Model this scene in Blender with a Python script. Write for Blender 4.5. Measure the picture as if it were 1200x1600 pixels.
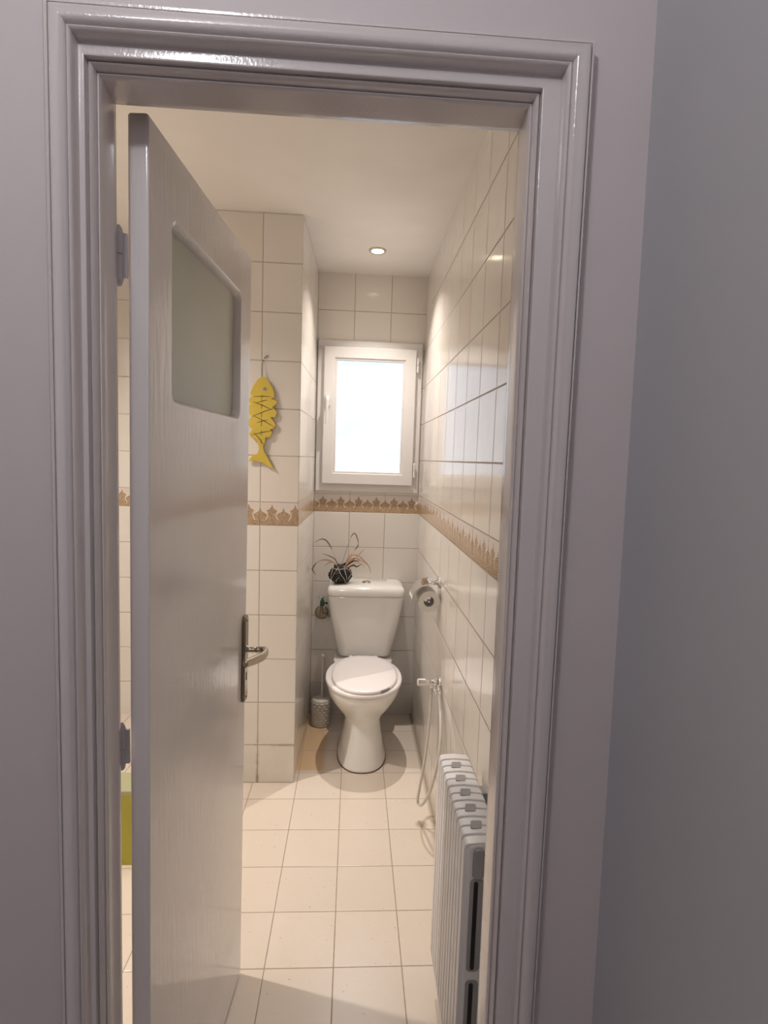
import bpy, bmesh, math, random
from math import sin, cos, pi
from mathutils import Vector, Matrix
random.seed(4)
for o in list(bpy.data.objects): bpy.data.objects.remove(o, do_unlink=True)
SC = bpy.context.scene
COL = SC.collection

# ------------------------------------------------------------ camera
CX, CY, CZ = -0.3756, -3.0879, 1.4803
YAW, PITCH, ROLL = 0.0574, -0.0950, 0.0329
cam_d = bpy.data.cameras.new('camera'); cam = bpy.data.objects.new('camera', cam_d); COL.objects.link(cam)
cam_d.sensor_fit = 'HORIZONTAL'; cam_d.sensor_width = 36; cam_d.lens = 858.1 / 1200 * 36
cam_d.clip_start = 0.02
F = Vector((sin(YAW)*cos(PITCH), cos(YAW)*cos(PITCH), sin(PITCH)))
R0 = Vector((cos(YAW), -sin(YAW), 0)); U0 = R0.cross(F)
Rt = R0*cos(ROLL) + U0*sin(ROLL); Up = -R0*sin(ROLL) + U0*cos(ROLL)
M = Matrix((Rt, Up, -F)).transposed().to_4x4(); M.translation = (CX, CY, CZ)
cam.matrix_world = M
SC.camera = cam

# ------------------------------------------------------------ world, lights, exposure
W = bpy.data.worlds.new('world'); SC.world = W; W.use_nodes = True
W.node_tree.nodes['Background'].inputs[0].default_value = (0.75, 0.86, 1.0, 1)
W.node_tree.nodes['Background'].inputs[1].default_value = 1.0
SC.view_settings.view_transform = 'Standard'; SC.view_settings.look = 'None'
SC.view_settings.exposure = 0.0; SC.view_settings.gamma = 1.0
SC.view_settings.use_curve_mapping = False

LAMP1 = (-0.290, -0.350, 2.4775)       # downlight over the toilet
LAMP2 = (-1.72, -1.31, 2.4775)         # downlight in the left half of the bathroom
HALL = (-0.75, -3.30, 2.60)            # hall ceiling lamp behind the camera
def light(name, kind, loc, watt, col, size=0.05, rot=None):
    d = bpy.data.lights.new(name, kind); d.energy = watt; d.color = col
    if kind == 'AREA': d.shape = 'DISK'; d.size = size
    else: d.shadow_soft_size = size
    o = bpy.data.objects.new(name, d); COL.objects.link(o); o.location = loc
    if rot: o.rotation_euler = rot
    return o
light('downlight_beam', 'AREA', (LAMP1[0], LAMP1[1], LAMP1[2]-0.016), 6.8, (1.0, 0.91, 0.83), 0.03, (math.radians(-8), 0, 0)).data.spread = math.radians(108)
light('left_downlight_beam', 'AREA', (LAMP2[0], LAMP2[1], LAMP2[2]-0.016), 21.0, (1.0, 0.90, 0.81), 0.05).data.spread = math.radians(134)
light('hall_lamp_light', 'POINT', (HALL[0], HALL[1], HALL[2]-0.16), 14.5, (0.97, 0.96, 1.0), 0.06)
# ------------------------------------------------------------ node helpers
def newmat(name):
    m = bpy.data.materials.new(name); m.use_nodes = True
    return m, m.node_tree.nodes, m.node_tree.links, m.node_tree.nodes['Principled BSDF']
class N:
    """tiny expression builder for math nodes"""
    def __init__(s, nt): s.nt = nt
    def m(s, op, *a):
        n = s.nt.nodes.new('ShaderNodeMath'); n.operation = op
        for i, x in enumerate(a):
            if isinstance(x, (int, float)): n.inputs[i].default_value = x
            else: s.nt.links.new(x, n.inputs[i])
        return n.outputs[0]
    def add(s, a, b): return s.m('ADD', a, b)
    def sub(s, a, b): return s.m('SUBTRACT', a, b)
    def mul(s, a, b): return s.m('MULTIPLY', a, b)
    def mn(s, a, b): return s.m('MINIMUM', a, b)
    def mx(s, a, b): return s.m('MAXIMUM', a, b)
    def lt(s, a, b): return s.m('LESS_THAN', a, b)
    def gt(s, a, b): return s.m('GREATER_THAN', a, b)
    def ab(s, a): return s.m('ABSOLUTE', a)
    def fr(s, a): return s.m('FRACT', a)
    def sst(s, x, a, b, c=0.0, d=1.0):
        n = s.nt.nodes.new('ShaderNodeMapRange'); n.interpolation_type = 'SMOOTHSTEP'
        for i, v in enumerate((x, a, b, c, d)):
            if isinstance(v, (int, float)): n.inputs[i].default_value = v
            else: s.nt.links.new(v, n.inputs[i])
        return n.outputs[0]
    def mix(s, f, a, b):
        n = s.nt.nodes.new('ShaderNodeMix'); n.data_type = 'RGBA'
        for i, v in ((0, f), (6, a), (7, b)):
            if isinstance(v, (int, float)): n.inputs[i].default_value = v
            elif isinstance(v, tuple): n.inputs[i].default_value = (*v, 1)
            else: s.nt.links.new(v, n.inputs[i])
        return n.outputs[2]
    def noise(s, vec, scale, detail=2, rough=0.5):
        n = s.nt.nodes.new('ShaderNodeTexNoise'); n.inputs['Scale'].default_value = scale
        n.inputs['Detail'].default_value = detail; n.inputs['Roughness'].default_value = rough
        if vec is not None: s.nt.links.new(vec, n.inputs['Vector'])
        return n
    def comb(s, *a):
        n = s.nt.nodes.new('ShaderNodeCombineXYZ')
        for i, v in enumerate(a):
            if isinstance(v, (int, float)): n.inputs[i].default_value = v
            else: s.nt.links.new(v, n.inputs[i])
        return n.outputs[0]
    def bump(s, h, strength, dist, normal=None):
        n = s.nt.nodes.new('ShaderNodeBump'); n.inputs['Strength'].default_value = strength
        n.inputs['Distance'].default_value = dist; s.nt.links.new(h, n.inputs['Height'])
        if normal is not None: s.nt.links.new(normal, n.inputs['Normal'])
        return n.outputs[0]

def paint(name, col, rough=0.5, bump=0.0, scale=40, coat=0.0, metallic=0.0, stretch=None, var=0.03, dist=0.001):
    m, nd, lk, b = newmat(name); n = N(m.node_tree)
    tc = nd.new('ShaderNodeTexCoord'); vec = tc.outputs['Object']
    if stretch:
        mp = nd.new('ShaderNodeMapping'); mp.inputs['Scale'].default_value = stretch
        lk.new(vec, mp.inputs['Vector']); vec = mp.outputs[0]
    nz = n.noise(vec, scale, 4)
    c2 = tuple(max(0, c*(1-var*2)) for c in col)
    lk.new(n.mix(n.sst(n.noise(tc.outputs['Object'], 3.0, 3).outputs[0], 0.3, 0.7), col, c2), b.inputs['Base Color'])
    b.inputs['Roughness'].default_value = rough; b.inputs['Metallic'].default_value = metallic
    b.inputs['Coat Weight'].default_value = coat; b.inputs['Coat Roughness'].default_value = 0.06
    if bump: lk.new(n.bump(nz.outputs[0], bump, dist), b.inputs['Normal'])
    return m

T = 0.2; ZB = 1.1798; HB = 0.1006
def tile_wall(name, axis, u0, tile=(0.775, 0.745, 0.705), grout=(0.42, 0.36, 0.29), gw=0.0016, grime=0.0):
    m, nd, lk, b = newmat(name); n = N(m.node_tree)
    g = nd.new('ShaderNodeNewGeometry'); sp = nd.new('ShaderNodeSeparateXYZ'); lk.new(g.outputs['Position'], sp.inputs[0])
    U = n.sub(sp.outputs[axis], u0); Z = sp.outputs[2]
    uu = n.mul(U, 1/T); fu = n.fr(n.add(uu, 100)); iu = n.m('FLOOR', n.add(uu, 100))
    above = n.gt(Z, ZB+HB); inb = n.mul(n.gt(Z, ZB), n.sub(1, above))
    vz = n.mul(n.sub(n.sub(Z, ZB), n.mul(above, HB)), 1/T)
    fv = n.fr(n.add(vz, 100)); iv = n.m('FLOOR', n.add(vz, 100))
    du = n.mul(n.mn(fu, n.sub(1, fu)), T)
    dv = n.mul(n.mn(fv, n.sub(1, fv)), T)
    zb = n.sub(Z, ZB)
    dvb = n.mn(zb, n.sub(HB, zb))
    dvv = n.add(n.mul(inb, dvb), n.mul(n.sub(1, inb), dv))
    d = n.mn(du, dvv)
    wob = n.noise(g.outputs['Position'], 60, 2).outputs[0]
    d2 = n.add(d, n.mul(n.sub(wob, 0.5), 0.0006))
    gm = n.sst(d2, gw*0.6, gw*1.3, 1, 0)                       # 1 in the grout
    # per tile tint
    wn = nd.new('ShaderNodeTexWhiteNoise'); wn.noise_dimensions = '3D'
    lk.new(n.comb(iu, n.add(iv, n.mul(above, 7)), 0), wn.inputs['Vector'])
    tcol = n.mix(wn.outputs['Value'], tile, tuple(c*k for c, k in zip(tile, (0.985, 0.955, 0.925))))
    # decorative border
    p = n.fr(n.mul(fu, 2))                                      # two motifs per tile
    a = n.ab(n.sub(p, 0.5))                                     # 0 at the tall crown, .5 at the small one
    tall = n.add(0.067, n.add(n.mul(n.sst(a, 0.0, 0.20, 1, 0), 0.011), n.mul(n.sst(a, 0.0, 0.07, 1, 0), 0.012)))
    small = n.add(0.054, n.add(n.mul(n.sst(a, 0.30, 0.5, 0, 1), 0.010), n.mul(n.sst(a, 0.43, 0.5, 0, 1), 0.012)))
    top = n.add(n.mul(n.lt(a, 0.235), tall), n.mul(n.gt(a, 0.235), small))
    val = n.sst(n.ab(n.sub(a, 0.25)), 0.0, 0.035, 0.009, 0.0)
    top = n.sub(top, val)
    brown = n.mul(inb, n.sst(n.sub(top, zb), -0.0006, 0.0006))
    curve = n.add(0.185, n.mul(n.m('POWER', n.sub(zb, 0.045), 2), 203))
    cd = n.ab(n.sub(a, curve))
    line = n.mul(n.mul(n.sst(cd, 0.016, 0.030, 1, 0), n.mul(n.gt(zb, 0.022), n.lt(zb, 0.074))), inb)
    sw = n.noise(g.outputs['Position'], 150, 2); sw.inputs['Distortion'].default_value = 1.5
    ring = n.m('SINE', n.mul(n.m('SQRT', n.add(n.m('POWER', n.mul(n.mn(a, n.sub(0.5, a)), 0.1), 2), n.m('POWER', n.sub(zb, 0.032), 2))), 900))
    pat = n.add(n.mul(sw.outputs[0], 0.75), n.mul(ring, 0.13))
    bcol = n.mix(n.sst(pat, 0.30, 0.52), (0.30, 0.185, 0.10), (0.64, 0.49, 0.34))
    c = n.mix(n.mul(inb, 0.55), tcol, (0.66, 0.58, 0.54))
    c = n.mix(brown, c, bcol)
    c = n.mix(line, c, (0.76, 0.66, 0.54))
    c = n.mix(n.mul(gm, n.sub(1, n.mul(inb, 0.3))), c, grout)
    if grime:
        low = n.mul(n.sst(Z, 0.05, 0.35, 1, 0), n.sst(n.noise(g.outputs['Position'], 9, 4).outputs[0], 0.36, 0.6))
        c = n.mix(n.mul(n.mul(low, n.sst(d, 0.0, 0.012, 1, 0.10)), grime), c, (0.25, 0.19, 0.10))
    lk.new(c, b.inputs['Base Color'])
    lk.new(n.add(0.11, n.mul(gm, 0.5)), b.inputs['Roughness'])
    b.inputs['Specular IOR Level'].default_value = 0.55
    # pillow edge + slightly wavy glaze + each tile tipped a little
    wn2 = nd.new('ShaderNodeTexWhiteNoise'); wn2.noise_dimensions = '3D'
    lk.new(n.comb(iu, n.add(iv, n.mul(above, 7)), 3), wn2.inputs['Vector'])
    sc = nd.new('ShaderNodeSeparateColor'); lk.new(wn2.outputs['Color'], sc.inputs[0])
    tilt = n.mul(n.add(n.mul(n.sub(sc.outputs[0], 0.5), fu), n.mul(n.sub(sc.outputs[1], 0.5), fv)), 0.9)
    wav = n.noise(g.outputs['Position'], 7, 1).outputs[0]
    h = n.add(n.add(n.sst(d2, 0.0, 0.0035), tilt), n.mul(wav, 0.8))
    lk.new(n.bump(h, 1.0, 0.0012), b.inputs['Normal'])
    return m

def tile_floor(name, x0, y0):
    m, nd, lk, b = newmat(name); n = N(m.node_tree)
    g = nd.new('ShaderNodeNewGeometry'); sp = nd.new('ShaderNodeSeparateXYZ'); lk.new(g.outputs['Position'], sp.inputs[0])
    X, Y = sp.outputs[0], sp.outputs[1]
    ux = n.add(n.mul(n.sub(X, x0), 1/T), 100); uy = n.add(n.mul(n.sub(Y, y0), 1/T), 100)
    fx, fy = n.fr(ux), n.fr(uy)
    d = n.mul(n.mn(n.mn(fx, n.sub(1, fx)), n.mn(fy, n.sub(1, fy))), T)
    wob = n.noise(g.outputs['Position'], 45, 3).outputs[0]
    d2 = n.add(d, n.mul(n.sub(wob, 0.5), 0.0012))
    gm = n.sst(d2, 0.0010, 0.0021, 1, 0)
    wn = nd.new('ShaderNodeTexWhiteNoise'); wn.noise_dimensions = '3D'
    lk.new(n.comb(n.m('FLOOR', ux), n.m('FLOOR', uy), 0), wn.inputs['Vector'])
    c = n.mix(wn.outputs['Value'], (0.77, 0.68, 0.59), (0.72, 0.635, 0.55))
    mott = n.sst(n.noise(g.outputs['Position'], 14, 5, 0.6).outputs[0], 0.35, 0.75)
    c = n.mix(n.mul(mott, 0.5), c, (0.73, 0.64, 0.53))
    # dark dirty specks
    spk = n.mul(n.sst(n.noise(g.outputs['Position'], 95, 2).outputs[0], 0.70, 0.76), 0.6)
    c = n.mix(spk, c, (0.20, 0.15, 0.12))
    # grime along the right wall, and the ring shaped stain beside it
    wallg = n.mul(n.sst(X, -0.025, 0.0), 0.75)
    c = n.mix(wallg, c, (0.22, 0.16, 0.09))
    rx = n.mul(n.sub(X, -0.005), 1.0); ry = n.mul(n.sub(Y, -1.06), 0.5)
    rr = n.m('SQRT', n.add(n.mul(rx, rx), n.mul(ry, ry)))
    ringm = n.mul(n.sst(n.ab(n.sub(rr, 0.062)), 0.002, 0.007, 1, 0), 0.42)
    c = n.mix(ringm, c, (0.33, 0.25, 0.12))
    sx = n.sub(X, -0.06); sy = n.sub(Y, -0.985)
    spot = n.mul(n.sst(n.add(n.mul(sx, sx), n.mul(sy, sy)), 0.0, 0.0009, 1, 0), 0.55)
    c = n.mix(spot, c, (0.25, 0.19, 0.06))
    # orange-brown tint in the floor corner left of the toilet
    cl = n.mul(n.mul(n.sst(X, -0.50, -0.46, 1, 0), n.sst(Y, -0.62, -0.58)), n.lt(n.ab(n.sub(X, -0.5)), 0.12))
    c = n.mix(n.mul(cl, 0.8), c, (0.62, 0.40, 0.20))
    c = n.mix(gm, c, (0.34, 0.27, 0.20))
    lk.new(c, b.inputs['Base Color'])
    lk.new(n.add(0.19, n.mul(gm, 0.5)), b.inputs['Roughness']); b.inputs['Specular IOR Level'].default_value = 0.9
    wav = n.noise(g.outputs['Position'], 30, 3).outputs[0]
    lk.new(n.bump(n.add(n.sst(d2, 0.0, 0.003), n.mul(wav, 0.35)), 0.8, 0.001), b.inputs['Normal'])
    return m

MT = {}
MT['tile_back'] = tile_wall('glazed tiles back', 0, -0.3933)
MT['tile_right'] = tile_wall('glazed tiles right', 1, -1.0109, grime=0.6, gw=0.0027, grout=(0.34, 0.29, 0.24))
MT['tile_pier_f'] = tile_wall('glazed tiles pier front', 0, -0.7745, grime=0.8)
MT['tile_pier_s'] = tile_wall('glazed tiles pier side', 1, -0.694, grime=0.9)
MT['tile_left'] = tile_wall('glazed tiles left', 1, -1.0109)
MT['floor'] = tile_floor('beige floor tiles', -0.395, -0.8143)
MT['ceiling'] = paint('ceiling paint', (0.87, 0.83, 0.785), 0.7, 0.3, 12)
MT['hall_wall'] = paint('lilac white wall paint', (0.66, 0.605, 0.615), 0.6, 0.35, 60, var=0.015)
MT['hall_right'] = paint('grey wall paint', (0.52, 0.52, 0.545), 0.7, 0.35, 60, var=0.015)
MT['gloss'] = paint('gloss frame paint', (0.70, 0.645, 0.64), 0.16, 0.40, 190, coat=0.3, stretch=(1, 1, 0.8), var=0.02, dist=0.0010)
MT['leaf'] = paint('gloss door paint', (0.80, 0.76, 0.75), 0.14, 0.6, 85, coat=0.35, stretch=(1, 1, 0.14), var=0.03, dist=0.0012)
MT['hall_floor'] = paint('hall floor', (0.62, 0.56, 0.53), 0.5)
MT['porcelain'] = paint('white porcelain', (0.80, 0.785, 0.75), 0.08, coat=0.4, var=0.0)
MT['seatplastic'] = paint('white seat plastic', (0.84, 0.80, 0.80), 0.22, var=0.01)
MT['pvc'] = paint('white window pvc', (0.72, 0.70, 0.685), 0.4, var=0.0)
MT['chrome'] = paint('chrome', (0.80, 0.80, 0.80), 0.08, metallic=1.0, var=0)
MT['bronze'] = paint('bronze', (0.26, 0.215, 0.15), 0.27, 0.2, 120, metallic=0.9, var=0.05)
MT['bronze_light'] = paint('worn bronze', (0.46, 0.41, 0.32), 0.25, 0.2, 120, metallic=0.9, var=0.05)
MT['hinge'] = paint('painted hinge', (0.66, 0.61, 0.63), 0.35, 0.3, 90)
MT['black'] = paint('black', (0.008, 0.008, 0.008), 0.6, var=0)
MT['dark'] = paint('dark gap', (0.05, 0.045, 0.04), 0.7, var=0)
MT['rad'] = paint('radiator enamel', (0.80, 0.785, 0.775), 0.32, 0.15, 80, var=0.01)
MT['rad_in'] = paint('radiator inside', (0.33, 0.32, 0.32), 0.5, var=0.02)
MT['paper'] = paint('tissue paper', (0.68, 0.645, 0.58), 0.95, 0.4, 200)
MT['card'] = paint('card core', (0.55, 0.50, 0.50), 0.8)
MT['yellow'] = paint('yellow painted wood', (0.74, 0.56, 0.085), 0.55, 0.3, 60, var=0.08)
MT['groove'] = paint('dark groove', (0.12, 0.09, 0.04), 0.8)
MT['string'] = paint('string', (0.22, 0.17, 0.12), 0.9)
MT['lime'] = paint('yellow green plastic', (0.50, 0.47, 0.06), 0.45, 0.4, 50, var=0.12)
MT['limerim'] = paint('pale green rim', (0.42, 0.42, 0.25), 0.4)
MT['rubber'] = paint('dark soil ball', (0.018, 0.015, 0.012), 0.55, 1.0, 90, var=0.1, dist=0.006)
MT['net'] = paint('white net string', (0.55, 0.52, 0.50), 0.8)
MT['dryleaf'] = paint('dry leaf', (0.42, 0.27, 0.16), 0.7, 0.3, 80, var=0.2)
MT['drystem'] = paint('dry olive leaf', (0.27, 0.20, 0.12), 0.7, 0.3, 80, var=0.2)
MT['pinkleaf'] = paint('pale dry leaf', (0.60, 0.42, 0.32), 0.75, 0.3, 80, var=0.1)
MT['darkleaf'] = paint('dark dry leaf', (0.07, 0.035, 0.02), 0.7, 0.3, 80, var=0.1)
MT['green'] = paint('green tap', (0.02, 0.09, 0.045), 0.4, var=0.1)
MT['brass'] = paint('old brass', (0.33, 0.27, 0.18), 0.35, 0.2, 90, metallic=0.8)
MT['hose'] = paint('white hose', (0.66, 0.62, 0.56), 0.4)
MT['brush'] = paint('pale wicker plastic', (0.66, 0.62, 0.55), 0.45)
MT['grime'] = paint('grimy sealant', (0.20, 0.14, 0.07), 0.8, 0.5, 90, var=0.2)
MT['bumper'] = paint('grey worn edge', (0.22, 0.21, 0.22), 0.6)
MT['ringmetal'] = paint('downlight ring', (0.62, 0.58, 0.50), 0.3, metallic=0.6, var=0)

def emis(name, col, s):
    m, nd, lk, b = newmat(name)
    b.inputs['Base Color'].default_value = (0.8, 0.8, 0.8, 1)
    b.inputs['Emission Color'].default_value = (*col, 1); b.inputs['Emission Strength'].default_value = s
    return m
MT['bulb'] = emis('lit lamp', (1.0, 0.86, 0.62), 6.0)
MT['hallbulb'] = emis('lit hall lamp', (0.88, 0.93, 1.0), 40.0)
def frosted():                                                  # frosted pane, lit by the day behind it
    m, nd, lk, b = newmat('backlit frosted glass'); n = N(m.node_tree)
    g = nd.new('ShaderNodeTexCoord')
    mp = nd.new('ShaderNodeMapping'); mp.inputs['Scale'].default_value = (2.0, 1, 7.0); mp.inputs['Rotation'].default_value = (0, -0.15, 0)
    lk.new(g.outputs['Object'], mp.inputs['Vector'])
    nz = n.noise(mp.outputs[0], 2.2, 5, 0.6); f = n.sst(nz.outputs[0], 0.35, 0.7)
    c = n.mix(f, (0.69, 0.75, 0.85), (0.61, 0.69, 0.81))
    b.inputs['Base Color'].default_value = (0.12, 0.13, 0.15, 1); b.inputs['Roughness'].default_value = 0.35
    lk.new(c, b.inputs['Emission Color']); b.inputs['Emission Strength'].default_value = 1.32
    return m
MT['frost'] = frosted()
MT['doorglass'] = paint('greenish frosted door glass', (0.60, 0.62, 0.53), 0.42, 0.25, 30, var=0.03)

# ------------------------------------------------------------ mesh helpers
def obj(name, bm, mat, parent=None, smooth=False, bevel=0, seg=2, mats=None):
    bmesh.ops.recalc_face_normals(bm, faces=bm.faces[:])
    me = bpy.data.meshes.new(name); bm.to_mesh(me); bm.free()
    for mm in (mats or [mat]): me.materials.append(MT[mm] if isinstance(mm, str) else mm)
    if smooth:
        for p in me.polygons: p.use_smooth = True
    o = bpy.data.objects.new(name, me); COL.objects.link(o)
    if parent: o.parent = parent
    if bevel:
        md = o.modifiers.new('bevel', 'BEVEL'); md.width = bevel; md.segments = seg; md.limit_method = 'ANGLE'
        md.angle_limit = 0.6
        for p in me.polygons: p.use_smooth = True
        md.harden_normals = True
    return o
def empty(name, loc=(0, 0, 0)):
    o = bpy.data.objects.new(name, None); COL.objects.link(o); o.location = loc; o.empty_display_size = 0.05
    return o
def thing(name, label, cat, loc=(0, 0, 0), group=None):
    o = empty(name, loc); o['label'] = label; o['category'] = cat
    if group: o['group'] = group
    return o
def tag(o, label, cat, group=None):
    o['label'] = label; o['category'] = cat
    if group: o['group'] = group
    return o
def struct(o): o['kind'] = 'structure'; return o
def BM(): return bmesh.new()
def box(bm, x0, x1, y0, y1, z0, z1):
    v = [bm.verts.new(p) for p in ((x0,y0,z0),(x1,y0,z0),(x1,y1,z0),(x0,y1,z0),(x0,y0,z1),(x1,y0,z1),(x1,y1,z1),(x0,y1,z1))]
    for f in ((3,2,1,0),(4,5,6,7),(0,1,5,4),(1,2,6,5),(2,3,7,6),(3,0,4,7)): bm.faces.new([v[i] for i in f])
    return v
def loft(bm, rings, cap=True, closed=True):
    rv = [[bm.verts.new(p) for p in r] for r in rings]
    n = len(rv[0])
    for a, b in zip(rv, rv[1:]):
        for i in range(n if closed else n-1):
            j = (i+1) % n
            bm.faces.new((a[i], a[j], b[j], b[i]))
    if cap:
        bm.faces.new(rv[0][::-1]); bm.faces.new(rv[-1])
    return rv
def catmull(pts, k=6):
    P = [Vector(p) for p in pts]; P = [P[0]*2-P[1]] + P + [P[-1]*2-P[-2]]; out = []
    for i in range(1, len(P)-2):
        for s in range(k):
            t = s/k; a, b, c, d = P[i-1:i+3]
            out.append(0.5*((2*b)+(c-a)*t+(2*a-5*b+4*c-d)*t*t+(3*b-a-3*c+d)*t**3))
    out.append(P[-2]); return out
def tube(bm, pts, r, n=10, cap=True, flat=None):
    """r: number or list; flat: (normal, factor) squashes the section along a direction"""
    P = [Vector(p) for p in pts]; rings = []; up = None
    for i, p in enumerate(P):
        t = (P[min(i+1, len(P)-1)] - P[max(i-1, 0)]).normalized()
        if up is None: up = Vector((0, 0, 1)) if abs(t.z) < 0.9 else Vector((1, 0, 0))
        up = (up - t*up.dot(t)).normalized(); s = t.cross(up)
        rr = r[i] if isinstance(r, (list, tuple)) else r
        ring = []
        for k in range(n):
            v = (up*cos(2*pi*k/n) + s*sin(2*pi*k/n))*rr
            if flat: nn = Vector(flat[0]).normalized(); v -= nn*v.dot(nn)*(1-flat[1])
            ring.append(p+v)
        rings.append(ring)
    loft(bm, rings, cap)
def lathe(bm, prof, org, axis=(0, 0, 1), n=28, cap=True):
    ax = Vector(axis).normalized(); a = Vector((0, 0, 1)) if abs(ax.z) < 0.9 else Vector((1, 0, 0))
    e1 = (a - ax*a.dot(ax)).normalized(); e2 = ax.cross(e1); o = Vector(org)
    loft(bm, [[o + ax*h + (e1*cos(2*pi*k/n)+e2*sin(2*pi*k/n))*max(r, 1e-5) for k in range(n)] for r, h in prof], cap)
def sring(cx, cy, a, b, z, p=2.5, n=48, bb=None, pf=None):
    """superellipse ring; b = front half length (towards -Y), bb = back half length"""
    out = []
    for k in range(n):
        t = 2*pi*k/n; c, s = cos(t), sin(t)
        L = (bb if (bb is not None and s > 0) else b); pp = (pf if (pf and s < 0) else p)
        out.append(Vector((cx + a*math.copysign(abs(c)**(2/pp), c), cy + L*math.copysign(abs(s)**(2/pp), s), z)))
    return out
def prism(bm, poly, fn, d0, d1):
    """poly of 2D points extruded between depths through fn(u,v,d)->xyz"""
    loft(bm, [[fn(u, v, d0) for u, v in poly], [fn(u, v, d1) for u, v in poly]])
def rrect(u0, u1, v0, v1, r, k=6):
    out = []
    for cu, cv, a0 in ((u1-r, v1-r, 0), (u0+r, v1-r, 90), (u0+r, v0+r, 180), (u1-r, v0+r, 270)):
        for i in range(k+1):
            a = math.radians(a0+90*i/k); out.append((cu+r*cos(a), cv+r*sin(a)))
    return out

# ============================================================ THE SETTING
HC = 2.4775; XL = -2.05; YF = -2.20; YH = -2.31; HHC = 2.62
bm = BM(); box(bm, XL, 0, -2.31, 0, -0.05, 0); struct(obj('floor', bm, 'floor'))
bm = BM(); box(bm, -2.6, 0.25, -4.6, -2.31, -0.05, 0); struct(obj('floor_hall', bm, 'hall_floor'))
bm = BM(); box(bm, XL-0.1, 0.1, YF, 0.12, HC, HC+0.06); struct(obj('ceiling', bm, 'ceiling'))
bm = BM(); box(bm, -2.6, 0.25, -4.6, YH, HHC, HHC+0.06); struct(obj('ceiling_hall', bm, 'ceiling'))
# back wall with a real hole behind the window
WX0, WX1, WZ0, WZ1 = -0.555, -0.045, 1.33, 2.09
bm = BM()
box(bm, XL, WX0, 0, 0.12, 0, HC); box(bm, WX1, 0.1, 0, 0.12, 0, HC)
box(bm, WX0, WX1, 0, 0.12, 0, WZ0); box(bm, WX0, WX1, 0, 0.12, WZ1, HC)
struct(obj('wall_back', bm, 'tile_back'))
bm = BM(); box(bm, 0, 0.034, YF, 0, 0, HC); struct(obj('wall_right', bm, 'tile_right'))
bm = BM(); box(bm, XL-0.1, XL, YF, 0.12, 0, HC); struct(obj('wall_left', bm, 'tile_left'))
# tiled pier
bm = BM(); r = [(-0.98, -0.694), (-0.610, -0.694), (-0.592, 0.0), (-0.98, 0.0)]
loft(bm, [[(x, y, 0) for x, y in r], [(x, y, HC) for x, y in r]])
bm.faces.ensure_lookup_table(); bm.normal_update()
for f in bm.faces:
    f.material_index = 0 if abs(f.normal.y) > 0.9 else 1
struct(obj('wall_inner', bm, None, mats=['tile_pier_f', 'tile_pier_s'], bevel=0.004, seg=2))
# front wall: hall side painted, bath side tiled
OX0, OX1, OZ = -0.765, -0.105, 2.01
bm = BM(); box(bm, -2.6, OX0-0.008, YH, -2.215, 0, HHC); box(bm, OX1+0.01, 0.034, YH, -2.215, 0, HHC); box(bm, OX0-0.008, OX1+0.01, YH, -2.215, OZ, HHC)
struct(obj('wall_front', bm, 'hall_wall'))
bm = BM(); box(bm, XL, OX0-0.008, -2.215, YF, 0, HC); box(bm, OX1+0.01, 0.0, -2.215, YF, 0, HC); box(bm, OX0-0.008, OX1+0.01, -2.215, YF, OZ, HC)
struct(obj('wall_front_tiles', bm, 'tile_back'))
# hall walls (right one is slightly out of plumb)
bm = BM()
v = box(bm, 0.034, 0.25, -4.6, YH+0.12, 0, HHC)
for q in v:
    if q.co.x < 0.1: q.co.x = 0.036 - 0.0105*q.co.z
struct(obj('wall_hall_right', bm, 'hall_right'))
bm = BM(); box(bm, -2.7, -2.6, -4.6, YH, 0, HHC); struct(obj('wall_hall_left', bm, 'hall_wall'))
bm = BM(); box(bm, -2.7, 0.25, -4.7, -4.6, 0, HHC); struct(obj('wall_hall_back', bm, 'hall_wall'))

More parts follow.
